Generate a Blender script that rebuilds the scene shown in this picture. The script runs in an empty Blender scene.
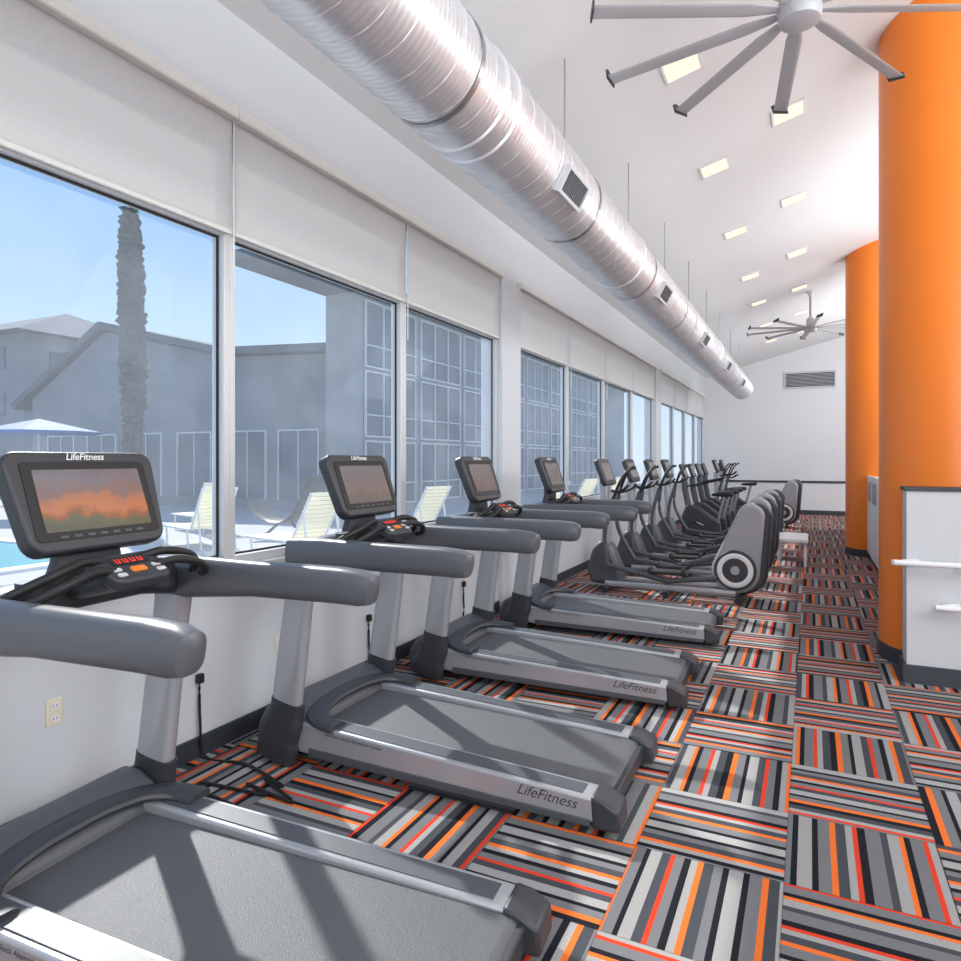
import bpy, bmesh, math, random
from mathutils import Vector, Matrix
random.seed(4)
sc = bpy.context.scene
COL = sc.collection
try:
    sc.view_settings.view_transform = 'Standard'
    sc.view_settings.look = 'None'
except Exception: pass

# ------------------------------------------------------------ materials
def lin(c):
    return tuple(((v/255)/12.92 if v/255 <= .04045 else ((v/255+.055)/1.055)**2.4) for v in c)
def mat(name, rgb, rough=.5, metal=0., nscale=30., namt=.06, bump=0., bscale=None, emit=0., spec=.5):
    m = bpy.data.materials.new(name); m.use_nodes = True
    nt = m.node_tree; N = nt.nodes; L = nt.links
    b = N['Principled BSDF']
    c = lin(rgb)
    tc = N.new('ShaderNodeTexCoord')
    no = N.new('ShaderNodeTexNoise'); no.inputs['Scale'].default_value = nscale; no.inputs['Detail'].default_value = 3
    L.new(tc.outputs['Object'], no.inputs['Vector'])
    mx = N.new('ShaderNodeMix'); mx.data_type = 'RGBA'
    mx.inputs[6].default_value = tuple(v*(1-namt) for v in c)+(1,)
    mx.inputs[7].default_value = tuple(min(1, v*(1+namt)) for v in c)+(1,)
    L.new(no.outputs[0], mx.inputs[0]); L.new(mx.outputs[2], b.inputs['Base Color'])
    b.inputs['Roughness'].default_value = rough; b.inputs['Metallic'].default_value = metal
    b.inputs['Specular IOR Level'].default_value = spec
    if bump:
        n2 = N.new('ShaderNodeTexNoise'); n2.inputs['Scale'].default_value = bscale or 200
        L.new(tc.outputs['Object'], n2.inputs['Vector'])
        bp = N.new('ShaderNodeBump'); bp.inputs['Strength'].default_value = bump; bp.inputs['Distance'].default_value = .004
        L.new(n2.outputs[0], bp.inputs['Height']); L.new(bp.outputs[0], b.inputs['Normal'])
    if emit:
        L.new(mx.outputs[2], b.inputs['Emission Color']); b.inputs['Emission Strength'].default_value = emit
    return m

M = {}
M['wall'] = mat('wall_paint', (222,224,226), .7, nscale=3, namt=.015, bump=.1)
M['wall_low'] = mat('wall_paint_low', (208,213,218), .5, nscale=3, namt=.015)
M['ceil'] = mat('ceiling_paint', (230,231,232), .8, nscale=2, namt=.01)
M['base'] = mat('baseboard_vinyl', (54,60,68), .5)
M['alu'] = mat('window_aluminium', (208,211,213), .4, .2, namt=.02)
M['shade'] = mat('shade_bar', (226,227,222), .5)
M['orange'] = mat('orange_paint', (238,126,30), .35, nscale=2, namt=.02)
M['white'] = mat('white_paint', (230,231,233), .45, namt=.015)
M['greyp'] = mat('grey_panel', (198,201,205), .45, namt=.02)
M['dark'] = mat('dark_plastic', (50,53,58), .42, namt=.06, bump=.15, bscale=600)
M['mid'] = mat('grey_plastic', (74,78,84), .4, namt=.04, bump=.15, bscale=600)
M['armg'] = mat('grey_handrail', (84,88,94), .32, namt=.03)
M['silver'] = mat('silver_paint', (172,175,180), .28, .45, namt=.02)
M['steel'] = mat('brushed_steel', (170,172,175), .3, .9)
M['black'] = mat('black_rubber', (24,25,27), .55)
M['belt'] = mat('belt_rubber', (84,87,91), .48, nscale=220, namt=.4, bump=.5, bscale=260)
M['red'] = mat('red_display', (220,50,30), .4, emit=.8)
M['orangebtn'] = mat('orange_button', (235,130,30), .4)
M['letter_l'] = mat('light_lettering', (225,228,230), .4)
M['letter_d'] = mat('dark_lettering', (58,61,66), .4)
M['fan'] = mat('fan_paint', (182,184,188), .45, .2, namt=.02)
M['beige'] = mat('beige_plastic', (226,220,198), .5)
M['perf'] = mat('perforated_grey', (156,158,162), .5, nscale=120, namt=.16)
M['concrete'] = mat('patio_concrete', (180,178,172), .85, nscale=4, namt=.08)
M['bldg1'] = mat('stucco_bluegrey', (132,134,138), .9, nscale=1.5, namt=.05)
M['bldg2'] = mat('stucco_grey', (156,156,157), .9, nscale=1.5, namt=.05)
M['roof'] = mat('roof_shingle', (84,88,96), .9, nscale=8, namt=.15)
M['bwin'] = mat('building_glass', (78,92,108), .35, nscale=.8, namt=.35)
M['sling'] = mat('lounger_sling_glow', (250,240,205), .7, emit=.12)  # faint emission stands in for daylight coming through the backlit straps
M['canopy'] = mat('canopy_blue', (30,96,165), .7)
M['bark'] = mat('palm_bark', (90,86,82), .95, nscale=9, namt=.6, bump=.8, bscale=10)
M['frond'] = mat('palm_frond', (80,98,66), .8, nscale=9, namt=.25)

def nodes(m):
    m.use_nodes = True; nt = m.node_tree; nt.nodes.clear(); return nt.nodes, nt.links
def glass_mat():
    m = bpy.data.materials.new('window_glass'); N, L = nodes(m)
    out = N.new('ShaderNodeOutputMaterial')
    tr = N.new('ShaderNodeBsdfTransparent'); tr.inputs[0].default_value = (.88,.905,.92,1)
    df = N.new('ShaderNodeBsdfTranslucent'); df.inputs[0].default_value = (.88,.93,.98,1)
    gl = N.new('ShaderNodeBsdfGlossy'); gl.inputs['Roughness'].default_value = .02; gl.inputs[0].default_value=(.8,.85,.9,1)
    no = N.new('ShaderNodeTexNoise'); no.inputs['Scale'].default_value = 2.2; no.inputs['Detail'].default_value = 10; no.inputs['Roughness'].default_value=.65
    tc = N.new('ShaderNodeTexCoord'); L.new(tc.outputs['Object'], no.inputs['Vector'])
    mr = N.new('ShaderNodeMapRange'); mr.inputs[1].default_value=.25; mr.inputs[2].default_value=.75; mr.inputs[3].default_value = .07; mr.inputs[4].default_value = .16
    L.new(no.outputs[0], mr.inputs[0])
    m1 = N.new('ShaderNodeMixShader'); L.new(mr.outputs[0], m1.inputs[0]); L.new(tr.outputs[0], m1.inputs[1]); L.new(df.outputs[0], m1.inputs[2])
    lw = N.new('ShaderNodeLayerWeight'); lw.inputs[0].default_value=.5
    pw = N.new('ShaderNodeMath'); pw.operation='POWER'; pw.inputs[1].default_value=5; L.new(lw.outputs['Facing'],pw.inputs[0])
    ma = N.new('ShaderNodeMath'); ma.operation='MULTIPLY_ADD'; ma.inputs[1].default_value=.2; ma.inputs[2].default_value=.003; L.new(pw.outputs[0],ma.inputs[0])
    m2 = N.new('ShaderNodeMixShader'); L.new(ma.outputs[0], m2.inputs[0]); L.new(m1.outputs[0], m2.inputs[1]); L.new(gl.outputs[0], m2.inputs[2])
    L.new(m2.outputs[0], out.inputs[0]); return m
M['glass'] = glass_mat()
def fabric_mat():
    m = bpy.data.materials.new('shade_fabric'); N, L = nodes(m)
    out = N.new('ShaderNodeOutputMaterial')
    tc = N.new('ShaderNodeTexCoord'); no = N.new('ShaderNodeTexNoise'); no.inputs['Scale'].default_value = 60
    L.new(tc.outputs['Object'], no.inputs['Vector'])
    cr = N.new('ShaderNodeMapRange'); cr.inputs[3].default_value=.72; cr.inputs[4].default_value=.80; L.new(no.outputs[0], cr.inputs[0])
    cb = N.new('ShaderNodeCombineColor')
    L.new(cr.outputs[0], cb.inputs[0]); L.new(cr.outputs[0], cb.inputs[1]); L.new(cr.outputs[0], cb.inputs[2])
    d = N.new('ShaderNodeBsdfDiffuse'); t = N.new('ShaderNodeBsdfTranslucent')
    L.new(cb.outputs[0], d.inputs[0]); L.new(cb.outputs[0], t.inputs[0])
    mx = N.new('ShaderNodeMixShader'); mx.inputs[0].default_value = .3
    L.new(d.outputs[0], mx.inputs[1]); L.new(t.outputs[0], mx.inputs[2]); L.new(mx.outputs[0], out.inputs[0]); return m
M['fabric'] = fabric_mat()
def duct_mat():
    m = mat('galvanised_steel', (220,222,225), .32, .66, nscale=6, namt=.1)
    N = m.node_tree.nodes; L = m.node_tree.links; b = N['Principled BSDF']
    tc = N.new('ShaderNodeTexCoord'); w = N.new('ShaderNodeTexWave'); w.bands_direction = 'Y'; w.inputs['Scale'].default_value = 9; w.inputs['Distortion'].default_value = .6
    L.new(tc.outputs['Object'], w.inputs['Vector'])
    bp = N.new('ShaderNodeBump'); bp.inputs['Strength'].default_value = .22; bp.inputs['Distance'].default_value = .005
    L.new(w.outputs[1], bp.inputs['Height']); L.new(bp.outputs[0], b.inputs['Normal'])
    return m
M['duct'] = duct_mat()
def screen_mat(name,mid):
    m = bpy.data.materials.new(name); m.use_nodes = True
    N = m.node_tree.nodes; L = m.node_tree.links; b = N['Principled BSDF']
    tc = N.new('ShaderNodeTexCoord'); sp = N.new('ShaderNodeSeparateXYZ'); L.new(tc.outputs['Object'], sp.inputs[0])
    no = N.new('ShaderNodeTexNoise'); no.inputs['Scale'].default_value = 14; no.inputs['Detail'].default_value = 8; L.new(tc.outputs['Object'], no.inputs['Vector'])
    a = N.new('ShaderNodeMath'); a.operation='MULTIPLY_ADD'; a.inputs[1].default_value=.13; L.new(no.outputs[0], a.inputs[0]); L.new(sp.outputs['Y'], a.inputs[2])
    mr = N.new('ShaderNodeMapRange'); mr.inputs[1].default_value=-.08; mr.inputs[2].default_value=.22; L.new(a.outputs[0], mr.inputs[0])
    r = N.new('ShaderNodeValToRGB'); e = r.color_ramp.elements
    e[0].position=0; e[0].color=lin((86,80,78))+(1,); e[1].position=1; e[1].color=lin((92,90,94))+(1,)
    g = mid[0]>120
    st = ((.14,(82,84,70)),(.24,(88,92,74)),(.3,(132,88,66)),(.4,(164,108,78)),(.5,(150,104,84)),(.58,(116,98,94)),(.75,(106,104,110))) if g else ((.28,(92,84,78)),(.4,mid),(.5,(100,88,86)),(.7,(96,90,92)))
    for p,c in st:
        x = e.new(p); x.color = lin(c)+(1,)
    L.new(mr.outputs[0], r.inputs[0]); L.new(r.outputs[0], b.inputs['Base Color']); L.new(r.outputs[0], b.inputs['Emission Color'])
    b.inputs['Emission Strength'].default_value=.2; b.inputs['Roughness'].default_value=.15
    return m
M['screen'] = screen_mat('console_screen_picture',(156,104,82))
M['screen2'] = screen_mat('console_screen_idle',(104,88,86))
def light_mat():
    m = bpy.data.materials.new('warm_lens'); m.use_nodes=True
    N=m.node_tree.nodes; L=m.node_tree.links; b=N['Principled BSDF']
    no=N.new('ShaderNodeTexNoise'); no.inputs['Scale'].default_value=10
    r=N.new('ShaderNodeValToRGB'); r.color_ramp.elements[0].color=(1,.76,.52,1); r.color_ramp.elements[1].color=(1,.92,.80,1)
    b.inputs['Base Color'].default_value=(.3,.25,.2,1)
    L.new(no.outputs[0],r.inputs[0]); L.new(r.outputs[0],b.inputs['Emission Color']); b.inputs['Emission Strength'].default_value=1.0
    return m
M['lens']=light_mat()
M['water']=mat('pool_water',(50,170,180),.25,nscale=3,namt=.15,bump=.3,bscale=5,spec=.2)

def carpet():
    m = bpy.data.materials.new('striped_carpet_tile'); m.use_nodes=True
    N=m.node_tree.nodes; L=m.node_tree.links; b=N['Principled BSDF']
    def mth(op,a,bb=None,c=None):
        n=N.new('ShaderNodeMath'); n.operation=op
        for i,v in enumerate((a,bb,c)):
            if v is None: continue
            if isinstance(v,(int,float)): n.inputs[i].default_value=v
            else: L.new(v,n.inputs[i])
        return n.outputs[0]
    tc=N.new('ShaderNodeTexCoord'); sp=N.new('ShaderNodeSeparateXYZ'); L.new(tc.outputs['Object'],sp.inputs[0])
    T=.56
    x=mth('DIVIDE',mth('ADD',sp.outputs['X'],112.09),T); y=mth('DIVIDE',mth('ADD',sp.outputs['Y'],112.0),T)
    ix=mth('FLOOR',x); iy=mth('FLOOR',y); fx=mth('FRACT',x); fy=mth('FRACT',y)
    par=mth('MODULO',mth('ADD',ix,iy),2.0); par=mth('GREATER_THAN',par,.5)
    s=mth('ADD',mth('MULTIPLY',fx,par),mth('MULTIPLY',fy,mth('SUBTRACT',1.0,par)))
    cb=N.new('ShaderNodeCombineXYZ'); L.new(ix,cb.inputs[0]); L.new(iy,cb.inputs[1])
    wn=N.new('ShaderNodeTexWhiteNoise'); wn.noise_dimensions='2D'; L.new(cb.outputs[0],wn.inputs['Vector'])
    t=mth('FRACT',mth('ADD',mth('MULTIPLY',s,.58),wn.outputs['Value']))
    r=N.new('ShaderNodeValToRGB'); r.color_ramp.interpolation='CONSTANT'; e=r.color_ramp.elements
    LG=(156,155,154);MG=(114,115,118);DG=(70,73,79);BK=(30,32,38);OR=(226,112,50);RD=(212,66,42)
    seq=[(LG,4.5),(BK,2.2),(MG,4),(OR,2.1),(DG,3.4),(LG,2.5),(RD,1.8),(BK,2.6),(MG,5),(DG,2.6),(LG,3.6),(OR,1.8),(BK,2),(MG,4),(RD,1.8),(LG,2.4),(DG,3.6),(BK,2.6),(OR,2.2),(MG,3.6),(BK,1.8),(LG,4),(DG,3),(RD,1.8),(MG,3),(BK,2.4),(LG,2.6),(OR,1.8),(DG,3.6),(MG,3),(BK,2.2)]
    tot=sum(w for _,w in seq); p=0
    for i,(c,w) in enumerate(seq):
        el = e[0] if i==0 else (e[1] if i==1 else e.new(min(.999,p/tot)))
        el.position=p/tot; el.color=lin(c)+(1,); p+=w
    L.new(t,r.inputs[0])
    no=N.new('ShaderNodeTexNoise'); no.inputs['Scale'].default_value=300; L.new(tc.outputs['Object'],no.inputs['Vector'])
    fac=mth('ADD',mth('MULTIPLY',no.outputs[0],1.1),.45)
    edge=mth('MINIMUM',mth('MINIMUM',fx,fy),mth('MINIMUM',mth('SUBTRACT',1.0,fx),mth('SUBTRACT',1.0,fy)))
    seam=mth('ADD',mth('MULTIPLY',mth('GREATER_THAN',edge,.006),.3),.7)
    fac=mth('MULTIPLY',fac,seam)
    # tile-to-tile tone variation
    wn2=N.new('ShaderNodeTexWhiteNoise'); wn2.noise_dimensions='3D'
    cb2=N.new('ShaderNodeCombineXYZ'); L.new(ix,cb2.inputs[0]); L.new(iy,cb2.inputs[1]); cb2.inputs[2].default_value=7.3
    L.new(cb2.outputs[0],wn2.inputs['Vector'])
    fac=mth('MULTIPLY',fac,mth('ADD',mth('MULTIPLY',wn2.outputs['Value'],.3),.85))
    vm=N.new('ShaderNodeVectorMath'); vm.operation='SCALE'; L.new(r.outputs[0],vm.inputs[0]); L.new(fac,vm.inputs['Scale'])
    L.new(vm.outputs[0],b.inputs['Base Color']); b.inputs['Roughness'].default_value=.95; b.inputs['Specular IOR Level'].default_value=.1
    bp=N.new('ShaderNodeBump'); bp.inputs['Strength'].default_value=.5; bp.inputs['Distance'].default_value=.004
    L.new(no.outputs[0],bp.inputs['Height']); L.new(bp.outputs[0],b.inputs['Normal'])
    return m
M['carpet']=carpet()

# ------------------------------------------------------------ mesh helpers
def box(bm,x0,x1,y0,y1,z0,z1):
    v=[bm.verts.new((x,y,z)) for x in (x0,x1) for y in (y0,y1) for z in (z0,z1)]
    for f in ((0,1,3,2),(4,6,7,5),(0,4,5,1),(2,3,7,6),(0,2,6,4),(1,5,7,3)): bm.faces.new([v[i] for i in f])
def prism(bm,pts,a,b,ax='y'):
    def P(p,t):
        return {'y':(p[0],t,p[1]),'z':(p[0],p[1],t),'x':(t,p[0],p[1])}[ax]
    A=[bm.verts.new(P(p,a)) for p in pts]; B=[bm.verts.new(P(p,b)) for p in pts]
    bm.faces.new(A); bm.faces.new(B[::-1]); n=len(pts)
    for i in range(n): bm.faces.new([A[i],A[(i+1)%n],B[(i+1)%n],B[i]])
def rrect(w,h,r,n=5):
    o=[]
    for cx,cy,a0 in ((w/2-r,h/2-r,0),(-w/2+r,h/2-r,90),(-w/2+r,-h/2+r,180),(w/2-r,-h/2+r,270)):
        for i in range(n+1):
            a=math.radians(a0+90*i/n); o.append((cx+r*math.cos(a),cy+r*math.sin(a)))
    return o
def sweep(bm,path,rad,n=12,up=(0,0,1),p=2.0,caps=True):
    path=[Vector(q) for q in path]
    if not isinstance(rad,list): rad=[rad]*len(path)
    rings=[]; up=Vector(up)
    for i,c in enumerate(path):
        t=(path[min(i+1,len(path)-1)]-path[max(i-1,0)]).normalized()
        s=t.cross(up)
        if s.length<1e-4: s=t.cross(Vector((1,0,0)))
        s.normalize(); u=s.cross(t).normalized()
        r=rad[i]; r=(r,r) if isinstance(r,(int,float)) else r
        ring=[]
        for k in range(n):
            a=2*math.pi*k/n; ca,sa=math.cos(a),math.sin(a)
            x=math.copysign(abs(ca)**(2/p),ca); y=math.copysign(abs(sa)**(2/p),sa)
            ring.append(bm.verts.new(c+s*r[0]*x+u*r[1]*y))
        rings.append(ring)
    for a,b in zip(rings,rings[1:]):
        for k in range(n): bm.faces.new([a[k],a[(k+1)%n],b[(k+1)%n],b[k]])
    if caps: bm.faces.new(rings[0][::-1]); bm.faces.new(rings[-1])
def cyl(bm,p0,p1,r,n=20,r2=None):
    sweep(bm,[p0,p1],[r,r if r2 is None else r2],n,up=(0,0,1) if abs((Vector(p1)-Vector(p0)).normalized().z)<.9 else (1,0,0))
def spline(pts,n=6):
    pts=[Vector(p) for p in pts]; o=[]
    for i in range(len(pts)-1):
        p0=pts[max(i-1,0)];p1=pts[i];p2=pts[i+1];p3=pts[min(i+2,len(pts)-1)]
        for k in range(n):
            t=k/n
            o.append(.5*((2*p1)+(-p0+p2)*t+(2*p0-5*p1+4*p2-p3)*t*t+(-p0+3*p1-3*p2+p3)*t**3))
    o.append(pts[-1]); return o
def obj(name,bm,m,parent=None,bevel=0,seg=2,smooth=True,**props):
    bmesh.ops.recalc_face_normals(bm,faces=bm.faces[:])
    me=bpy.data.meshes.new(name); bm.to_mesh(me); bm.free()
    me.materials.append(M[m] if isinstance(m,str) else m)
    if smooth:
        for f in me.polygons: f.use_smooth=True
        try: me.set_sharp_from_angle(angle=math.radians(38))
        except Exception: pass
    o=bpy.data.objects.new(name,me); COL.objects.link(o)
    if parent is not None: o.parent=parent
    if bevel:
        md=o.modifiers.new('bevel','BEVEL'); md.width=bevel; md.segments=seg; md.limit_method='ANGLE'; md.angle_limit=math.radians(35)
        md.harden_normals=False
    for k,v in props.items(): o[k]=v
    return o
def B(): return bmesh.new()
def boxo(name,x0,x1,y0,y1,z0,z1,m,parent=None,bevel=0,**pr):
    bm=B(); box(bm,x0,x1,y0,y1,z0,z1); return obj(name,bm,m,parent,bevel,**pr)
def empty(name,loc,label,cat,group=None,rot=0):
    o=bpy.data.objects.new(name,None); COL.objects.link(o); o.location=loc; o.rotation_euler=(0,0,rot)
    o.empty_display_size=.1
    o['label']=label; o['category']=cat
    if group: o['group']=group
    return o
def copytree(root,loc,rot=None,label=None,scale=None):
    def rec(o,par):
        c=o.copy(); COL.objects.link(c)
        if par is not None: c.parent=par; c.matrix_parent_inverse=o.matrix_parent_inverse.copy()
        for ch in list(o.children): rec(ch,c)
        return c
    c=rec(root,None); c.location=loc
    if rot is not None: c.rotation_euler=(0,0,rot)
    if label: c['label']=label
    if scale: c.scale=scale
    return c
def text(name,body,size,m,parent,mtx,shear=.25,ext=.001,align='CENTER',bold=0):
    cu=bpy.data.curves.new(name,'FONT'); cu.body=body; cu.size=size; cu.shear=shear; cu.extrude=ext; cu.align_x=align; cu.align_y='CENTER'; cu.offset=bold
    t=bpy.data.objects.new('tmp',cu); COL.objects.link(t); bpy.context.view_layer.update()
    me=bpy.data.meshes.new_from_object(t); bpy.data.objects.remove(t)
    me.materials.clear(); me.materials.append(M[m])
    o=bpy.data.objects.new(name,me); COL.objects.link(o); o.parent=parent; o.matrix_local=mtx
    return o
def frame(origin,x,y,z):
    m=Matrix.Identity(4)
    for i,v in enumerate((x,y,z)):
        for k in range(3): m[k][i]=v[k]
    for k in range(3): m[k][3]=origin[k]
    return m

# ------------------------------------------------------------ room
XL=-2.97; YB=-4.0; YF=22.0; XR=8.0
CZ=lambda x: 4.93+.26*x
S=dict(kind='structure')
boxo('floor',XL-.2,XR,YB,YF,-.1,0,'carpet',**S)
bays=[[-2.75,-.87,.98,2.83,4.66,6.5],[7.0,8.8,10.6,12.5,14.4],[14.95,16.7,18.4,20.1,21.75]]
ZS,ZM,ZT=1.0,2.87,3.52
bm=B()
box(bm,XL-.2,XL,YB,YF,0,ZS); box(bm,XL-.2,XL,YB,YF,ZT,CZ(XL)+.1)
for a,b in ((YB,-2.75),(6.5,7.0),(14.4,14.95),(21.75,YF)):
    box(bm,XL-.2,XL+(.05 if a in (6.5,14.4) else 0),a,b,0 if a in (6.5,14.4) else ZS,ZT)
obj('wall_left',bm,'wall_low',**S)
boxo('baseboard_left',XL,XL+.015,YB,YF,0,.11,'base',**S)
boxo('trim_1',XL,XL+.05,YB,YF,ZS-.04,ZS,'alu',bevel=.005,**S)
k=0
for bay in bays:
    for a,b in zip(bay,bay[1:]):
        k+=1; bm=B(); fw=.042; x0,x1=XL-.10,XL-.005
        box(bm,x0,x1,a,a+fw,ZS,ZT); box(bm,x0,x1,b-fw,b,ZS,ZT)
        box(bm,x0,x1,a+fw,b-fw,ZS,ZS+.05); box(bm,x0,x1,a+fw,b-fw,ZT-.05,ZT); box(bm,x0,x1,a+fw,b-fw,ZM-.0,ZM+.07)
        w=obj('window_%d'%k,bm,'alu',bevel=.004,**S)
        bm=B(); vs=[bm.verts.new(v) for v in ((XL-.06,a+fw,ZS+.05),(XL-.06,b-fw,ZS+.05),(XL-.06,b-fw,ZT-.05),(XL-.06,a+fw,ZT-.05))]; bm.faces.new(vs)
        obj('window_pane',bm,'glass',w,smooth=False)
        bm=B(); g=.012
        y0,y1,z0,z1=a+fw,b-fw,ZS+.05,ZM
        box(bm,XL-.055,XL-.045,y0,y0+g,z0,z1);box(bm,XL-.055,XL-.045,y1-g,y1,z0,z1);box(bm,XL-.055,XL-.045,y0+g,y1-g,z0,z0+g);box(bm,XL-.055,XL-.045,y0+g,y1-g,z1-g,z1)
        obj('gasket',bm,'black',w)
        if b>0 :
            r=empty('roller_shade',(XL+.02,(a+b)/2,ZT),'off-white translucent roller shade partly lowered over window','roller shade','roller shades above the windows')
            hw=(b-a)/2-.012
            boxo('shade_fabric',.0,.004,-hw,hw,-.62,.0,'fabric',r)
            boxo('hem_bar',-.006,.012,-hw,hw,-.645,-.62,'shade',r,.003)
            boxo('cassette',-.015,.055,-hw-.01,hw+.01,.0,.07,'shade',r,.01)
            bm=B(); cyl(bm,(.03,hw-.01,-.02),(.03,hw-.01,-.95),.004,6); obj('pull_cord',bm,'white',r)
bm=B(); prism(bm,[(XL-.2,CZ(XL-.2)),(2.6,CZ(2.6)),(XR+.1,CZ(XL-.2)),(XR+.1,CZ(XL-.2)+.15),(2.6,CZ(2.6)+.15),(XL-.2,CZ(XL-.2)+.15)],YB-.1,YF+.1)
obj('ceiling',bm,'ceil',smooth=False,**S)
gable=[(XL-.2,0),(XR,0),(XR,CZ(XL-.2)),(2.6,CZ(2.6)),(XL-.2,CZ(XL-.2))]
bm=B(); prism(bm,gable,YF,YF+.15); obj('wall_far',bm,'wall',smooth=False,**S)
bm=B(); prism(bm,gable,YB-.15,YB); obj('wall_back',bm,'wall',smooth=False,**S)
boxo('wall_right',XR,XR+.15,YB,YF,0,CZ(XL),'wall',**S)
boxo('baseboard_far',XL,XR,YF-.02,YF,0,.13,'base',**S)
boxo('trim_2',XL,XR,YF-.03,YF,.93,.99,'base',**S)
r=empty('wall_vent',(-.02,YF-.01,3.95),'wide louvred return air grille on white wall','vent')
bm=B(); box(bm,-.68,.68,-.03,0,-.25,-.21);box(bm,-.68,.68,-.03,0,.21,.25);box(bm,-.68,-.64,-.03,0,-.21,.21);box(bm,.64,.68,-.03,0,-.21,.21); obj('vent_frame',bm,'greyp',r)
bm=B()
for i in range(10): z=-.19+i*.04; prism(bm,[(-.025,z),(-.005,z+.02),(-.005,z+.025),(-.025,z+.005)],-.64,.64,'x')
obj('louvres',bm,'mid',r)
oo=None
for y in (1.83,3.22,5.4,5.75):
    if oo is None:
        oo=empty('wall_outlet',(XL,y,.5),'beige duplex electrical outlet on white wall','outlet','wall outlets')
        boxo('cover_plate',0,.007,-.036,.036,-.058,.058,'beige',oo,.003)
        for z in (-.028,.028):
            bm=B(); prism(bm,[(p[0],p[1]+z) for p in rrect(.034,.03,.01,3)],.006,.010,'x')
            obj('socket',bm,'white',oo)
            bm=B()
            for yy in (-.007,.007): box(bm,.0095,.0105,yy-.0012,yy+.0012,z-.005,z+.006)
            obj('slots',bm,'black',oo)
    else: copytree(oo,(XL,y,.47))

rl=None
sl=math.atan(.26)
for X,ys in ((-.91,(3.3,5.45,7.5,9.75,12.2,14.3,16.7,19)),(-.19,(4.7,7.0,9.35,11.8,14.2,16.6,19))):
    for y in ys:
        if rl is None:
            rl=empty('recessed_light',(X,y,CZ(X)),'square recessed warm ceiling light in white sloped ceiling','ceiling light','recessed ceiling lights')
            rl.rotation_euler=(0,-sl,0)
            bm=B(); w=.15
            box(bm,-w,w,-w,-w+.02,-.012,.0);box(bm,-w,w,w-.02,w,-.012,.0);box(bm,-w,-w+.02,-w+.02,w-.02,-.012,.0);box(bm,w-.02,w,-w+.02,w-.02,-.012,.0)
            obj('light_trim',bm,'white',rl)
            boxo('light_lens',-.13,.13,-.13,.13,-.008,-.002,'lens',rl)
        else:
            c=copytree(rl,(X,y,CZ(X))); c.rotation_euler=(0,-sl,0)

# ------------------------------------------------------------ duct
DX,DZ,DR=-1.6,3.45,.27; Y0,Y1=-3.9,18.7
duct=empty('spiral_duct',(DX,0,DZ),'long round galvanised spiral air duct hung from ceiling','air duct')
bm=B(); sweep(bm,[(0,Y0+i*(Y1-Y0)/60,0) for i in range(61)],DR,48); obj('duct_body',bm,'duct',duct)
bm=B(); pts=[]; pitch=.16; n=22; turns=int((Y1-0.5)/pitch)
for i in range(turns*n): 
    a=2*math.pi*i/n; pts.append((math.cos(a)*(DR+.0005),.5+i*pitch/n,math.sin(a)*(DR+.0005)))
sweep(bm,pts,.0035,4,up=(0,.999,.01)); obj('spiral_seam',bm,'duct',duct)
for y in (1.6,3.05,3.2,6.1,9.1,12.1,15.1,18.6):
    bm=B(); sweep(bm,[(0,y-.03,0),(0,y-.022,0),(0,y+.022,0),(0,y+.03,0)],[DR+.001,DR+.012,DR+.012,DR+.001],48); obj('coupling_band',bm,'duct',duct)
bm=B(); sweep(bm,[(0,Y1,0),(0,Y1+.02,0),(0,Y1+.02,0)],[DR+.004,DR+.004,DR*.85],48); obj('end_cap',bm,'duct',duct)
for y in (1.1,4.1,7.1,10.1,13.1,16.1):
    a=math.radians(-28); nrm=Vector((math.cos(a),0,math.sin(a))); tg=Vector((-math.sin(a),0,math.cos(a)))
    o=nrm*(DR+.005); bm=B()
    box(bm,-.2,.2,-.085,-.065,-.03,.025);box(bm,-.2,.2,.065,.085,-.03,.025);box(bm,-.2,-.18,-.065,.065,-.03,.025);box(bm,.18,.2,-.065,.065,-.03,.025)
    g=obj('register_frame',bm,'greyp',duct); g.matrix_local=frame((o.x,y,o.z),(0,1,0),tg,nrm)
    bm=B()
    for i in range(12): box(bm,-.17+i*.03,-.158+i*.03,-.065,.065,-.02,.02)
    g2=obj('louvres',bm,'armg',g)
hr=None
for y in (.9,2.75,4.66,6.57,8.4,10.2,12.1,14,16,18):
    bm=B(); sweep(bm,[(0,y-.015,0),(0,y+.015,0)],DR+.006,40,caps=False); obj('hanger_strap',bm,'steel',duct)
    if hr is None:
        hr=empty('duct_hanger',(DX,y,DZ),'thin steel rod hanging duct from sloped ceiling','duct hanger','duct hangers')
        bm=B(); cyl(bm,(0,0,DR+.02),(0,0,CZ(DX)-DZ-.01),.006,8); obj('hanger_rod',bm,'steel',hr)
        bm=B(); box(bm,-.03,.03,-.03,.03,DR+.008,DR+.05); obj('hanger_bracket',bm,'steel',hr)
    else: copytree(hr,(DX,y,DZ))

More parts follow.
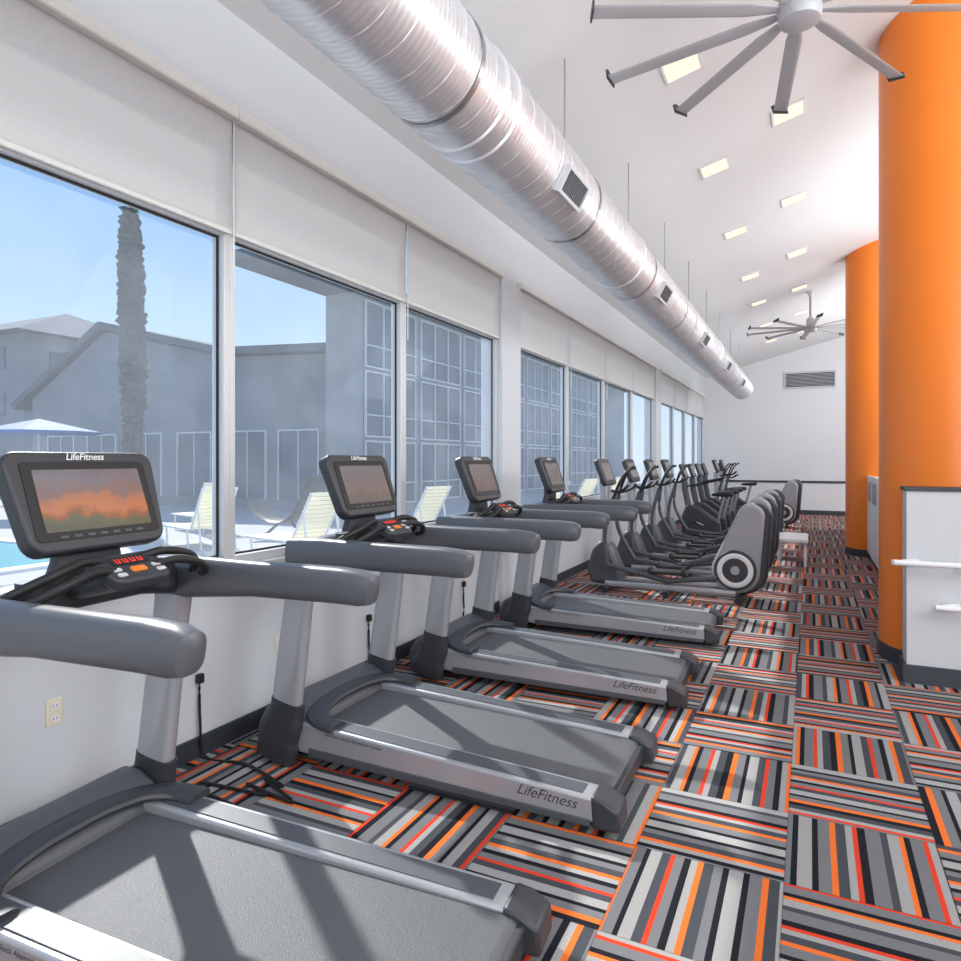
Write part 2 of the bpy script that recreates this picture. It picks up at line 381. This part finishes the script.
# ------------------------------------------------------------ ceiling fans
def make_fan(loc):
    f=empty('ceiling_fan',loc,'large ten-bladed silver ceiling fan on short downrod','ceiling fan','large ceiling fans')
    bm=B(); sweep(bm,[(0,0,-.08),(0,0,-.07),(0,0,-.02),(0,0,.04),(0,0,.06)],[.085,.11,.12,.12,.10],32,up=(1,0,0)); obj('motor_hub',bm,'fan',f)
    bm=B(); sweep(bm,[(0,0,.06),(0,0,.18),(0,0,.22)],[.08,.07,.03],24,up=(1,0,0)); obj('motor_housing',bm,'greyp',f)
    h=CZ(loc[0])-loc[2]
    bm=B(); cyl(bm,(0,0,.2),(0,0,h-.02),.022,12); obj('downrod',bm,'steel',f)
    bm=B(); sweep(bm,[(0,0,h-.1),(0,0,h-.01)],[.035,.075],20,up=(1,0,0)); obj('ceiling_canopy',bm,'white',f)
    me=None
    for i in range(10):
        a=math.radians(26+36*i-1)
        if me is None:
            bm=B(); p=math.radians(12)
            path=[(.09,0,0),(.16,0,0),(.3,0,0),(1.19,0,0)]
            R=[(.022,.009),(.030,.009),(.048,.007),(.048,.005)]
            sweep(bm,path,R,12,p=2.4); bmesh.ops.rotate(bm,verts=bm.verts[:],cent=(0,0,0),matrix=Matrix.Rotation(p,3,'X'))
            b=obj('fan_blade',bm,'fan',f); me=b.data
            bm=B(); prism(bm,[(-.055,-.03),(.05,-.012),(.066,.04),(.05,.05),(-.045,.012)],1.19,1.20,'x')
            wl=obj('blade_winglet',bm,'dark',b); wme=wl.data
        else:
            b=bpy.data.objects.new('fan_blade',me); COL.objects.link(b); b.parent=f
            wl=bpy.data.objects.new('blade_winglet',wme); COL.objects.link(wl); wl.parent=b
        b.rotation_euler=(0,0,a)
    return f
fan=make_fan((-.055,4.31,4.2)); copytree(fan,(.0,14.8,4.2))

# ------------------------------------------------------------ columns, partition, cabinets
def column(x,y,r,lab):
    c=empty('round_column',(x,y,0),lab,'column','orange columns')
    bm=B(); cyl(bm,(0,0,.0),(0,0,CZ(x)-.02),r,64); obj('column_shaft',bm,'orange',c)
    bm=B(); sweep(bm,[(0,0,0),(0,0,.12)],r+.012,64,up=(1,0,0)); obj('column_base',bm,'base',c)
column(1.03,6.5,.52,'thick round orange column behind grey partition')
column(1.03,13.2,.49,'thick round orange column rising beside white cabinets')
boxo('wall_partition',.62,3.0,5.72,5.94,.0,1.38,'greyp',bevel=.006,**S)
boxo('trim_3',.605,3.0,5.70,5.96,1.38,1.405,'base',bevel=.004,**S)
boxo('baseboard_partition',.60,3.0,5.70,5.96,0,.13,'base',**S)
def rail(x0,z,lab):
    h=empty('wall_handrail',(0,5.72,z),lab,'handrail','partition handrails')
    bm=B(); sweep(bm,spline([(x0+.09,-.0,0),(x0+.04,-.03,0),(x0,-.06,0),(x0+.04,-.095,0),(x0+.12,-.10,0),(3,-.10,0)],5),.021,12); obj('rail_tube',bm,'white',h)
    for x in (x0+.35,x0+1.3):
        bm=B(); sweep(bm,[(x,0,-.03),(x,-.012,-.03),(x,-.013,-.03),(x,-.1,-.02)],[.03,.03,.01,.01],14)
        obj('rail_bracket',bm,'white',h)
rail(.60,.87,'white tubular handrail mounted on grey partition'); rail(.84,.57,'lower white tubular handrail on grey partition')
cab=None
for i,y in enumerate((7.05,8.98,10.91,13.75,15.68)):
    if cab is None:
        cab=empty('vent_cabinet',(.84,y,0),'low white metal cabinet with vented upper front','cabinet','white vented cabinets')
        boxo('cabinet_body',0,.35,0,1.85,.09,1.33,'white',cab,.01)
        boxo('toe_kick',.03,.33,.01,1.84,0,.09,'base',cab)
        for yy in (.12,1.0):
            bm=B(); w=.72
            for j in range(9): box(bm,-.006,.004,yy,yy+w,.95+j*.035,.965+j*.035)
            obj('vent_grille',bm,'mid',cab)
        bm=B(); box(bm,-.008,.0,.93,.935,.1,1.3); box(bm,-.006,.02,0,1.85,1.30,1.345); obj('cabinet_trim',bm,'white',cab)
    else: copytree(cab,(.84,y,0))

# ------------------------------------------------------------ treadmill
tm=empty('treadmill',(-1.76,1.61,0),'grey and silver gym treadmill with lit landscape screen','treadmill','row of treadmills')
DD=-.045
bm=B(); box(bm,-.78,.98,-.36,.36,.05,.13); obj('deck_frame',bm,'dark',tm,.008)
for x in (-.85,.85):
    for y in (-.34,.34):
        bm=B(); cyl(bm,(x,y,0),(x,y,.06),.03,14); obj('foot',bm,'black',tm)
def dz(pts): return [(x+(.06 if x>.5 else 0),z+DD) for x,z in pts]
rp=[(-.66,.235),(.86,.190)]+[(.86+.045*math.sin(a),.145+.045*math.cos(a)) for a in [math.pi*i/8 for i in range(1,9)]]+[(-.66,.12)]
bm=B(); prism(bm,dz(rp),-.285,.285); obj('running_belt',bm,'belt',tm)
for s in (-1,1):
    y0,y1=sorted((s*.29,s*.43))
    bm=B(); prism(bm,dz([(-.64,.272),(.86,.205),(.93,.185),(.955,.15),(.955,.10),(-.60,.110),(-.72,.12),(-.72,.26)]),y0,y1)
    obj('side_rail',bm,'silver',tm,.012,3)
    y0,y1=sorted((s*.315,s*.405))
    bm=B(); prism(bm,[(-.60,.271+DD),(.86,.2065+DD),(.86,.2105+DD),(-.60,.275+DD)],y0,y1)
    obj('foot_strip',bm,'mid',tm,.002)
    y0,y1=sorted((s*.28,s*.437))
    bm=B(); prism(bm,dz([(.84,.214),(.90,.205),(.965,.17),(.97,.08),(.85,.075)]),y0,y1); obj('rear_end_cap',bm,'dark',tm,.015,3)
    y0,y1=sorted((s*.425,s*.436))
    bm=B(); prism(bm,dz([(-.60,.150),(.84,.115),(.84,.085),(-.60,.105)]),y0,y1); obj('lower_skirt',bm,'mid',tm,.003)
    y=s*.445
    bm=B(); sweep(bm,spline([(-.80,y,.03),(-.78,y,.12),(-.74,y,.24),(-.72,y,.34)],5),[(.048,.125)]*6+[(.046,.11)]*5+[(.044,.098)]*5,20,up=(1,0,0),p=3.2); obj('upright_boot',bm,'dark',tm)
    bm=B(); sweep(bm,[(-.735,y,.27),(-.69,y,.60),(-.65,y,.88),(-.62,y,1.08)],[(.040,.088),(.038,.085),(.036,.082),(.04,.085)],20,up=(1,0,0),p=3.5); obj('upright',bm,'silver',tm)
    bm=B(); path=[(-.72,y,1.105),(-.70,y,1.105),(-.5,y,1.115),(-.2,y,1.125),(.2,y,1.125),(.29,y,1.12),(.335,y,1.115),(.35,y,1.112)]
    R=[(.03,.05),(.05,.085),(.054,.085),(.055,.07),(.058,.068),(.058,.066),(.05,.055),(.02,.03)]
    sweep(bm,path,R,24,p=2.9); obj('handrail',bm,'armg',tm)
    for dzz,dx in ((0,0),(.03,-.05)):
        bm=B(); sweep(bm,spline([(-.36+dx,s*.05,1.215+dzz),(-.34+dx,s*.16,1.235+dzz),(-.33+dx,s*.27,1.21+dzz),(-.38+dx,s*.36,1.165+dzz),(-.46+dx,s*.42,1.135)],5),.016,12)
        obj('grab_bar',bm,'black',tm)
    bm=B(); sweep(bm,[(-.50,s*.25,1.11),(-.50,s*.25,1.21)],[.052,.055],20,up=(1,0,0)); obj('cup_holder',bm,'dark',tm,.004)
bm=B(); prism(bm,[(-.97,.04),(-.985,.15),(-.93,.25),(-.83,.30),(-.75,.30),(-.68,.26),(-.625,.222),(-.62,.195),(-.66,.09),(-.7,.04)],-.40,.40)
obj('motor_cover',bm,'mid',tm,.03,4)
bm=B()
sweep(bm,spline([(-.44,-.40,.225),(-.56,-.385,.235),(-.64,-.30,.25),(-.675,-.15,.262),(-.68,0,.265),(-.675,.15,.262),(-.64,.30,.25),(-.56,.385,.235),(-.44,.40,.225)],5),[(.06,.022)]*41,12,p=2.5)
obj('cover_lip',bm,'dark',tm)
bm=B(); sweep(bm,[(-.62,-.44,1.10),(-.62,-.25,1.13),(-.62,.25,1.13),(-.62,.44,1.10)],[(.07,.06)]*4,18,p=3); obj('cross_bar',bm,'dark',tm)
bm=B(); sweep(bm,[(-.60,0,1.12),(-.58,0,1.25),(-.585,0,1.38)],[(.16,.05),(.13,.045),(.12,.03)],18,up=(1,0,0),p=3); obj('console_neck',bm,'dark',tm)
t=math.radians(20)
cm=frame((-.56,-.0,1.455),(0,1,0),(-math.sin(t),0,math.cos(t)),(math.cos(t),0,math.sin(t)))
bm=B(); prism(bm,[(x*(1-.12*(-y/.18 if y<0 else 0)),y) for x,y in rrect(.59,.36,.05,6)],-.045,.02,'z'); cons=obj('console',bm,'dark',tm,.012,3); cons.matrix_local=cm
bm=B(); prism(bm,rrect(.49,.28,.018,4),.019,.0235,'z'); obj('screen_bezel',bm,'black',cons,.001)
bm=B(); prism(bm,rrect(.42,.22,.006,2),.0225,.0255,'z'); scr=obj('screen',bm,'screen',cons)
text('brand_lettering','LifeFitness',.036,'letter_l',cons,Matrix.Translation((0,.157,.0235)),.35,.0008,bold=.0003)
for i in range(7):
    bm=B(); box(bm,-.15+i*.05-.014,-.15+i*.05+.014,-.132,-.124,.0235,.0255); obj('screen_button',bm,'mid',cons)
cm2=frame((-.36,0,1.225),(0,1,0),(-math.sin(math.radians(62)),0,math.cos(math.radians(62))),(math.cos(math.radians(62)),0,math.sin(math.radians(62))))
bm=B(); prism(bm,[(x*(1+.12*y/.08),y) for x,y in rrect(.25,.16,.035,5)],-.035,.012,'z'); pod=obj('control_pod',bm,'dark',tm,.012,3); pod.matrix_local=cm2
bm=B(); prism(bm,[(p[0],p[1]+.03) for p in rrect(.15,.045,.008,2)],.011,.0145,'z'); obj('pod_display',bm,'black',pod)
bm=B()
for x in (-.045,-.015,.015,.045): box(bm,x-.009,x+.009,.018,.022,.0142,.0155); box(bm,x-.009,x-.005,.018,.042,.0142,.0155); box(bm,x+.005,x+.009,.018,.042,.0142,.0155)
obj('display_digits',bm,'red',pod)
bm=B(); prism(bm,[(p[0],p[1]-.025) for p in rrect(.06,.028,.007,2)],.011,.0165,'z'); obj('stop_button',bm,'orangebtn',pod)
for x in (-.08,.08):
    for y in (-.045,-.015):
        bm=B(); prism(bm,[(p[0]+x,p[1]+y) for p in rrect(.034,.018,.005,2)],.011,.0155,'z'); obj('key',bm,'greyp',pod)
bm=B(); sweep(bm,spline([(-.39,0,1.19),(-.47,0,1.16),(-.60,0,1.13)],4),(.10,.03),14,p=3); obj('pod_arm',bm,'dark',tm)
sl_=math.atan2(-.067,1.5)
def sidef(x,z): return frame((x,-.4302,z),(math.cos(sl_),0,math.sin(sl_)),(-math.sin(sl_),0,math.cos(sl_)),(0,-1,0))
text('brand_lettering','LifeFitness',.066,'letter_d',tm,sidef(.70,.128),.4,.0008)
text('feature_lettering','FlexDeck Shock Absorption System',.024,'letter_d',tm,sidef(-.50,.192),.2,.0008,align='LEFT')
RZ=math.radians
tms=[]
for y,r,l in ((3.20,1,'grey and silver gym treadmill facing windows'),(4.76,3,'grey and silver gym treadmill facing windows'),(6.38,4,'grey and silver gym treadmill beside elliptical trainer')):
    c=copytree(tm,(-1.75,y,0),RZ(r),l); tms.append(c)
    for o in c.children_recursive:
        if o.name.split('.')[0]=='screen':
            o.data=o.data.copy(); o.data.materials[0]=M['screen2']
tm.rotation_euler=(0,0,RZ(5))

# ------------------------------------------------------------ elliptical / cross trainers
ct=empty('elliptical_trainer',(-1.5,8.25,0),'grey elliptical trainer with tall perforated rear housing','elliptical trainer','elliptical trainers')
for s in (-1,1):
    bm=B(); sweep(bm,[(-.75,s*.17,.10),(.75,s*.20,.10)],(.03,.035),12,p=3); obj('base_rail',bm,'silver',ct)
for x in (-.72,-.0,.80):
    bm=B(); sweep(bm,[(x,-.33,.04),(x,-.28,.05),(x,.28,.05),(x,.33,.04)],(.035,.035),12,p=3); obj('floor_foot',bm,'dark',ct)
bm=B(); prism(bm,[(-.95,.08),(-1.0,.25),(-.93,.50),(-.82,.62),(-.70,.55),(-.58,.25),(-.55,.08)],-.15,.15); obj('front_shroud',bm,'mid',ct,.05,4)
bm=B(); sweep(bm,spline([(-.80,0,.5),(-.78,0,.8),(-.80,0,1.1),(-.80,0,1.3)],4),[(.05,.06)]*13,16,up=(1,0,0),p=3); obj('mast',bm,'silver',ct)
cm=frame((-.79,0,1.45),(0,1,0),(-math.sin(t),0,math.cos(t)),(math.cos(t),0,math.sin(t)))
bm=B(); prism(bm,rrect(.50,.34,.05,6),-.04,.02,'z'); c2=obj('console',bm,'dark',ct,.012,3); c2.matrix_local=cm
bm=B(); prism(bm,rrect(.38,.22,.008,2),.019,.024,'z'); obj('screen',bm,'screen2',c2)
for s in (-1,1):
    bm=B(); sweep(bm,spline([(-.72,0,1.22),(-.62,s*.13,1.20),(-.52,s*.20,1.24),(-.46,s*.20,1.30)],5),.016,10); obj('fixed_handle',bm,'black',ct)
    ph=.10*s
    bm=B(); sweep(bm,spline([(-.60+ph,s*.29,.34),(-.72,s*.30,.75),(-.66-ph*.5,s*.31,1.15)],5),(.022,.028),10); obj('swing_arm',bm,'mid',ct)
    bm=B(); sweep(bm,spline([(-.66-ph*.5,s*.31,1.15),(-.58-ph*.6,s*.32,1.36),(-.50-ph*.6,s*.27,1.48),(-.44-ph*.6,s*.20,1.51)],5),.019,10); obj('arm_grip',bm,'black',ct)
    bm=B(); sweep(bm,[(-.60+ph,s*.27,.34),(.0,s*.23,.24+ph*.5),(.55,s*.22,.36+ph)],(.024,.032),10); obj('pedal_arm',bm,'mid',ct)
    bm=B(); prism(bm,[(-.20,.27),(.18,.27),(.20,.30),(.19,.35),(.17,.35),(.16,.31),(-.18,.305),(-.19,.34),(-.21,.34),(-.22,.30)],s*.22-.08,s*.22+.08); obj('pedal',bm,'black',ct,.01)
def stadium(r0,r1,c0,c1,n=14):
    c0=Vector(c0);c1=Vector(c1); d=(c1-c0); ang=math.atan2(d.y,d.x); o=[]
    for i in range(n+1): a=ang+math.pi/2+math.pi*i/n; o.append((c0.x+r0*math.cos(a),c0.y+r0*math.sin(a)))
    for i in range(n+1): a=ang-math.pi/2+math.pi*i/n; o.append((c1.x+r1*math.cos(a),c1.y+r1*math.sin(a)))
    return o
bm=B(); prism(bm,stadium(.26,.15,(.74,.35),(.90,.96)),-.16,.16); obj('rear_housing',bm,'perf',ct,.045,4)
bm=B(); prism(bm,stadium(.28,.15,(.80,.36),(.97,.96)),-.12,.12); obj('housing_rim',bm,'dark',ct,.03,3)
for s in (-1,1):
    bm=B(); cyl(bm,(.74,s*.16,.36),(.74,s*.20,.36),.225,40); obj('crank_disc',bm,'dark',ct,.01)
    bm=B(); sweep(bm,[(.74+.165*math.cos(a),s*.204,.36+.165*math.sin(a)) for a in [2*math.pi*i/36 for i in range(37)]],(.028,.006),8,up=(0,1,0)); obj('disc_ring',bm,'letter_l',ct)
    bm=B(); cyl(bm,(.74,s*.19,.36),(.74,s*.23,.36),.05,20); obj('crank_hub',bm,'silver',ct,.008)
for y,x in ((9.6,-1.5),(10.95,-1.5),(12.3,-1.5)):
    copytree(ct,(x,y,0))
copytree(ct,(-1.3,17.6,0)); copytree(ct,(-1.3,19.0,0))

# ------------------------------------------------------------ upright bikes
bk=empty('exercise_bike',(-1.75,13.8,0),'black and silver upright exercise bike','exercise bike','exercise bikes')
bm=B(); sweep(bm,[(-.5,0,.07),(.5,0,.07)],(.05,.04),12,p=3); obj('base_frame',bm,'silver',bk)
for x in (-.5,.5):
    bm=B(); sweep(bm,[(x,-.28,.03),(x,-.24,.05),(x,.24,.05),(x,.28,.03)],(.035,.035),12,p=3); obj('floor_foot',bm,'dark',bk)
bm=B(); prism(bm,[(-.52,.1),(-.56,.45),(-.45,.72),(-.25,.70),(.0,.52),(.18,.40),(.2,.12)],-.10,.10); obj('drive_shroud',bm,'dark',bk,.04,4)
bm=B(); sweep(bm,[(-.40,0,.62),(-.48,0,1.0),(-.50,0,1.25)],[(.05,.06)]*3,14,up=(1,0,0),p=3); obj('mast',bm,'mid',bk)
bm=B(); sweep(bm,[(.12,0,.35),(.26,0,.88)],.03,14,up=(1,0,0)); obj('seat_post',bm,'steel',bk)
bm=B(); sweep(bm,[(.02,0,.92),(.10,0,.93),(.25,0,.93),(.38,0,.94),(.42,0,.94)],[(.02,.02),(.04,.035),(.10,.045),(.12,.045),(.08,.03)],18,p=2.4); obj('seat',bm,'black',bk)
for s in (-1,1):
    bm=B(); sweep(bm,spline([(-.46,0,1.08),(-.38,s*.16,1.10),(-.20,s*.25,1.12),(-.08,s*.24,1.2)],5),.018,10); obj('handlebar',bm,'black',bk)
    bm=B(); sweep(bm,[(-.12,s*.11,.33),(-.12+s*.15,s*.13,.33-s*.07)],.014,8); obj('crank',bm,'steel',bk)
    bm=B(); cyl(bm,(-.12+s*.15,s*.13,.33-s*.07),(-.12+s*.15,s*.23,.33-s*.07),.03,10); obj('pedal',bm,'black',bk)
cm=frame((-.50,0,1.38),(0,1,0),(-math.sin(t),0,math.cos(t)),(math.cos(t),0,math.sin(t)))
bm=B(); prism(bm,rrect(.44,.30,.04,5),-.035,.02,'z'); c3=obj('console',bm,'dark',bk,.01,3); c3.matrix_local=cm
bm=B(); prism(bm,rrect(.32,.19,.008,2),.019,.024,'z'); obj('screen',bm,'screen2',c3)
for y in (14.8,15.8,16.7,20.1): copytree(bk,(-1.75,y,0))

bn=empty('step_bench',(-.25,11.6,0),'small white bench on striped carpet','bench')
boxo('bench_top',-.22,.22,-.5,.5,.36,.42,'white',bn,.015)
for y in (-.4,.4): 
    boxo('leg',-.2,-.16,y-.03,y+.03,0,.37,'white',bn,.005); boxo('leg',.16,.2,y-.03,y+.03,0,.37,'white',bn,.005)
for (x,y) in ((-2.75,2.42),(-2.75,3.97),(-2.75,5.5)):
    random.seed(int(y*10)); c=empty('power_cord',(x,y,0),'black power cord coiled on carpet beside treadmill','power cord','treadmill power cords')
    pts=[(.05,-.18,.012)]+[(random.uniform(.0,.6),-.18+.36*i/11+random.uniform(-.05,.05),.012) for i in range(12)]+[(-.16,.18,.012),(-.2,.18,.2),(-.205,.18,.40)]
    bm=B(); sweep(bm,spline(pts,5),.008,6); obj('cord',bm,'black',c)
    bm=B(); box(bm,-.215,-.185,.162,.198,.40,.45); obj('plug',bm,'black',c,.004)

# ------------------------------------------------------------ outside
g=boxo('patio_ground',-90,XL-.21,-30,90,-.35,-.06,'concrete'); g['label']='pale concrete pool patio outside the windows'; g['category']='patio'
pl=empty('swimming_pool',(-17,2.5,-.06),'turquoise swimming pool sunk in pale patio','pool')
boxo('pool_water',-7,6.2,-5,5.4,0,.012,'water',pl)
bm=B(); box(bm,-7.3,6.5,5.4,5.7,0,.05);box(bm,-7.3,6.5,-5.3,-5,0,.05);box(bm,6.2,6.5,-5,5.4,0,.05);box(bm,-7.3,-7,-5,5.4,0,.05); obj('pool_coping',bm,'white',pl)
lb=empty('clubhouse',(0,0,-.06),'long low blue-grey building with shallow gabled roof','building')
bm=B(); prism(bm,[(-29,0),(-13.2,0),(-13.2,5.0),(-18.0,5.2),(-24.4,6.6),(-29,4.2)],17,24); obj('building_wall',bm,'bldg1',lb,smooth=False)
bm=B(); prism(bm,[(-29.9,3.75),(-24.4,6.65),(-18.0,5.25),(-13.3,5.05),(-13.3,5.3),(-18.0,5.5),(-24.4,6.95),(-30.0,4.0)],16.7,24.5); obj('roof',bm,'roof',lb,smooth=False)
for x in (-27,-24.5,-22,-19.5,-17,-14.8):
    w=boxo('facade_window',x-.8,x+.8,16.95,17.0,.4,2.6,'bwin',lb)
    bm=B(); box(bm,x-.85,x-.8,16.9,17,.35,2.65);box(bm,x+.8,x+.85,16.9,17,.35,2.65);box(bm,x-.8,x+.8,16.9,17,2.6,2.65);box(bm,x-.02,x+.02,16.92,16.96,.4,2.6);obj('window_frame',bm,'alu',lb)
tb=empty('pool_wing',(0,0,-.06),'tall grey wing with gridded windows and deep eave','building')
boxo('building_wall',-13.1,-12,16.2,48,0,6.6,'bldg2',tb)
boxo('roof',-13.15,-11.3,12.3,49,6.6,6.85,'roof',tb)
for y in [18.0+i*3.2 for i in range(8)]:
    for z in (.3,2.4,4.5):
        boxo('facade_window',-12.0,-11.95,y-1.4,y+1.4,z,z+1.9,'bwin',tb)
        bm=B(); 
        for yy in (-1.43,-.5,.45,1.38): box(bm,-11.97,-11.9,y+yy,y+yy+.05,z,z+1.9)
        box(bm,-11.97,-11.9,y-1.43,y+1.43,z+1.9,z+1.95); box(bm,-11.97,-11.9,y-1.43,y+1.43,z-.05,z); box(bm,-11.97,-11.9,y-1.38,y+1.38,z+.6,z+.64); obj('window_frame',bm,'alu',tb)
hs=empty('apartment_house',(-46,27,-.06),'two-storey blue-grey apartment house with hip roof','building')
boxo('building_wall',-8,6,-4,6,0,9.0,'bldg1',hs)
bm=B(); vs=[bm.verts.new(v) for v in ((-9,-5,8.9),(7,-5,8.9),(7,7,8.9),(-9,7,8.9),(-4,1,11.3),(2,1,11.3))]
for f in ((0,1,5,4),(1,2,5),(2,3,4,5),(3,0,4),(3,2,1,0)): bm.faces.new([vs[i] for i in f])
obj('roof',bm,'roof',hs,smooth=False)
for x in (-6,-3,0,3):
    for z in (1,4.2,6.9): boxo('facade_window',x,x+1.2,-4.06,-4,z,z+1.3,'bwin',hs)
for y in (-2,1,4): boxo('facade_window',6,6.06,y-.6,y+.6,6.5,8,'bwin',hs)
pm=empty('palm_tree',(-16.3,12.1,-.06),'tall shaggy palm trunk with sparse short fronds','palm tree')
bm=B(); pts=[];R=[]
for i in range(90):
    z=i*.094; pts.append((.08*math.sin(z*.5),0,z)); R.append((.20 if z<3 else .29 if z<7 else .29-.12*(z-7)/1.3)+(.05 if i%2 else -.02)+random.uniform(-.03,.04))
sweep(bm,pts,R,18,up=(1,0,0))
for v in bm.verts: v.co.x+=random.uniform(-.06,.06); v.co.y+=random.uniform(-.06,.06); v.co.z+=random.uniform(-.05,.05)
obj('trunk',bm,'bark',pm,smooth=False)
bm=B()
for i in range(22):
    a=i*2.4; l=random.uniform(.25,.4)
    sweep(bm,[(.1,0,8.1),(.1+math.cos(a)*l*.4,math.sin(a)*l*.4,8.45),(.1+math.cos(a)*l,math.sin(a)*l,8.55)],[(.02,.01),(.05,.01),(.01,.005)],6)
obj('frond',bm,'frond',pm,kind='stuff')
ln=empty('pool_lounger',(-7.6,8.7,-.06),'beige strap pool lounger with raised back','lounge chair','pool loungers')
bm=B()
for s in (-.33,.33): sweep(bm,[(-1.0,s,.36),(.25,s,.36),(.75,s,1.14)],.022,8)
for x in (-.85,.1): 
    for s in (-.33,.33): sweep(bm,[(x,s,.36),(x+.05,s,0)],.02,8)
for s in (-.33,.33): sweep(bm,[(.55,s,.8),(.7,s,0)],.018,8)
obj('lounger_frame',bm,'white',ln)
bm=B()
for i in range(15): x=-.95+i*.083; box(bm,x,x+.068,-.33,.33,.365,.38)
for i in range(11):
    f=(i+.3)/11; x=.25+.5*f; z=.36+.78*f; box(bm,x-.015,x+.015,-.33,.33,z,z+.06)
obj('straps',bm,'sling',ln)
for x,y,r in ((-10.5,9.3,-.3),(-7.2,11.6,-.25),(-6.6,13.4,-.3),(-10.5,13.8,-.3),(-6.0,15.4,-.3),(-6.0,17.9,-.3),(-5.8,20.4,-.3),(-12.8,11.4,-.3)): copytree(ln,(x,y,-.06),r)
ln.rotation_euler=(0,0,-.2)
rc=empty('curved_lounge_chair',(-9.9,10.9,-.06),'dark curved lounge chair on the pool patio','lounge chair')
bm=B(); sweep(bm,[(-.5,-.3,.03),(-.45,0,.12),(-.2,0,.3)],.03,8); obj('chair_stand',bm,'dark',rc)
bm=B(); sweep(bm,[(.5,-.3,.03),(.45,0,.12),(.2,0,.36)],.03,8); obj('chair_stand',bm,'dark',rc)
bm=B(); sweep(bm,spline([(-.95,0,.75),(-.5,0,.50),(0,0,.36),(.45,0,.55),(.75,0,1.05),(.9,0,1.35)],3),[(.3,.04)]*16,14); obj('seat_cushion',bm,'dark',rc)
cn=empty('sun_umbrella',(-24,10.0,-.06),'blue patio umbrella by the pool','umbrella','patio umbrellas')
bm=B(); sweep(bm,[(0,0,2.45),(0,0,2.52),(0,0,2.9)],[1.7,1.65,.05],8,up=(1,0,0)); obj('umbrella_canopy',bm,'canopy',cn,smooth=False)
bm=B(); cyl(bm,(0,0,0),(0,0,2.6),.035,10); obj('umbrella_pole',bm,'white',cn)
copytree(cn,(-21,12.5,-.06)); copytree(cn,(-27,12,-.06))

# ------------------------------------------------------------ world + lights
w=bpy.data.worlds.new('world'); sc.world=w; w.use_nodes=True
N=w.node_tree.nodes; L=w.node_tree.links; N.clear()
out=N.new('ShaderNodeOutputWorld'); bg=N.new('ShaderNodeBackground'); tc=N.new('ShaderNodeTexCoord'); sp=N.new('ShaderNodeSeparateXYZ')
L.new(tc.outputs['Generated'],sp.inputs[0]); r=N.new('ShaderNodeValToRGB'); e=r.color_ramp.elements
e[0].position=0; e[0].color=(.68,.80,.92,1); e[1].position=.7; e[1].color=(.16,.35,.78,1)
x=e.new(.13); x.color=(.54,.73,.93,1); x=e.new(.33); x.color=(.30,.52,.88,1)
L.new(sp.outputs['Z'],r.inputs[0]); L.new(r.outputs[0],bg.inputs[0]); bg.inputs[1].default_value=1.15; L.new(bg.outputs[0],out.inputs[0])

def light(name,typ,loc,energy,size=None,direction=None,color=(1,1,1),sy=None):
    l=bpy.data.lights.new(name,typ); l.energy=energy; l.color=color
    o=bpy.data.objects.new(name,l); COL.objects.link(o); o.location=loc
    if typ=='AREA':
        l.shape='RECTANGLE'; l.size=size; l.size_y=sy or size
    if direction is not None: o.rotation_euler=Vector(direction).to_track_quat('-Z','Y').to_euler()
    return o
az=math.radians(34); el=math.radians(40)
s=light('sun','SUN',(-20,10,20),6.0,direction=(math.cos(az)*math.cos(el),-math.sin(az)*math.cos(el),-math.sin(el)),color=(1,.97,.92)); s.data.angle=math.radians(1.0)
WC=(.96,.985,1)
light('back_fill','AREA',(2.0,YB+.3,2.6),270,5.5,(0,1,.05),WC,3.2)  # added fill behind the camera, no fixture there
for y in (1.5,9,17): light('side_fill','AREA',(5.2,y,4.2),240,4,(-.55,.1,-.5),WC,2.0)  # added fills high on the unseen right side, brighten the interior
for y in (3,10,17): light('upward_fill','AREA',(3.2,y,2.6),150,3,(-.35,0,1),WC,3)  # added out-of-view fills aimed up to brighten the ceiling

cam=bpy.data.cameras.new('camera'); co=bpy.data.objects.new('camera',cam); COL.objects.link(co)
co.location=(0,0,1.6); co.rotation_euler=(math.radians(90),0,math.radians(26.05))
cam.sensor_width=36; cam.lens=675/961*36; cam.shift_y=-20.5/961; cam.clip_end=300; cam.clip_start=.05
sc.camera=co
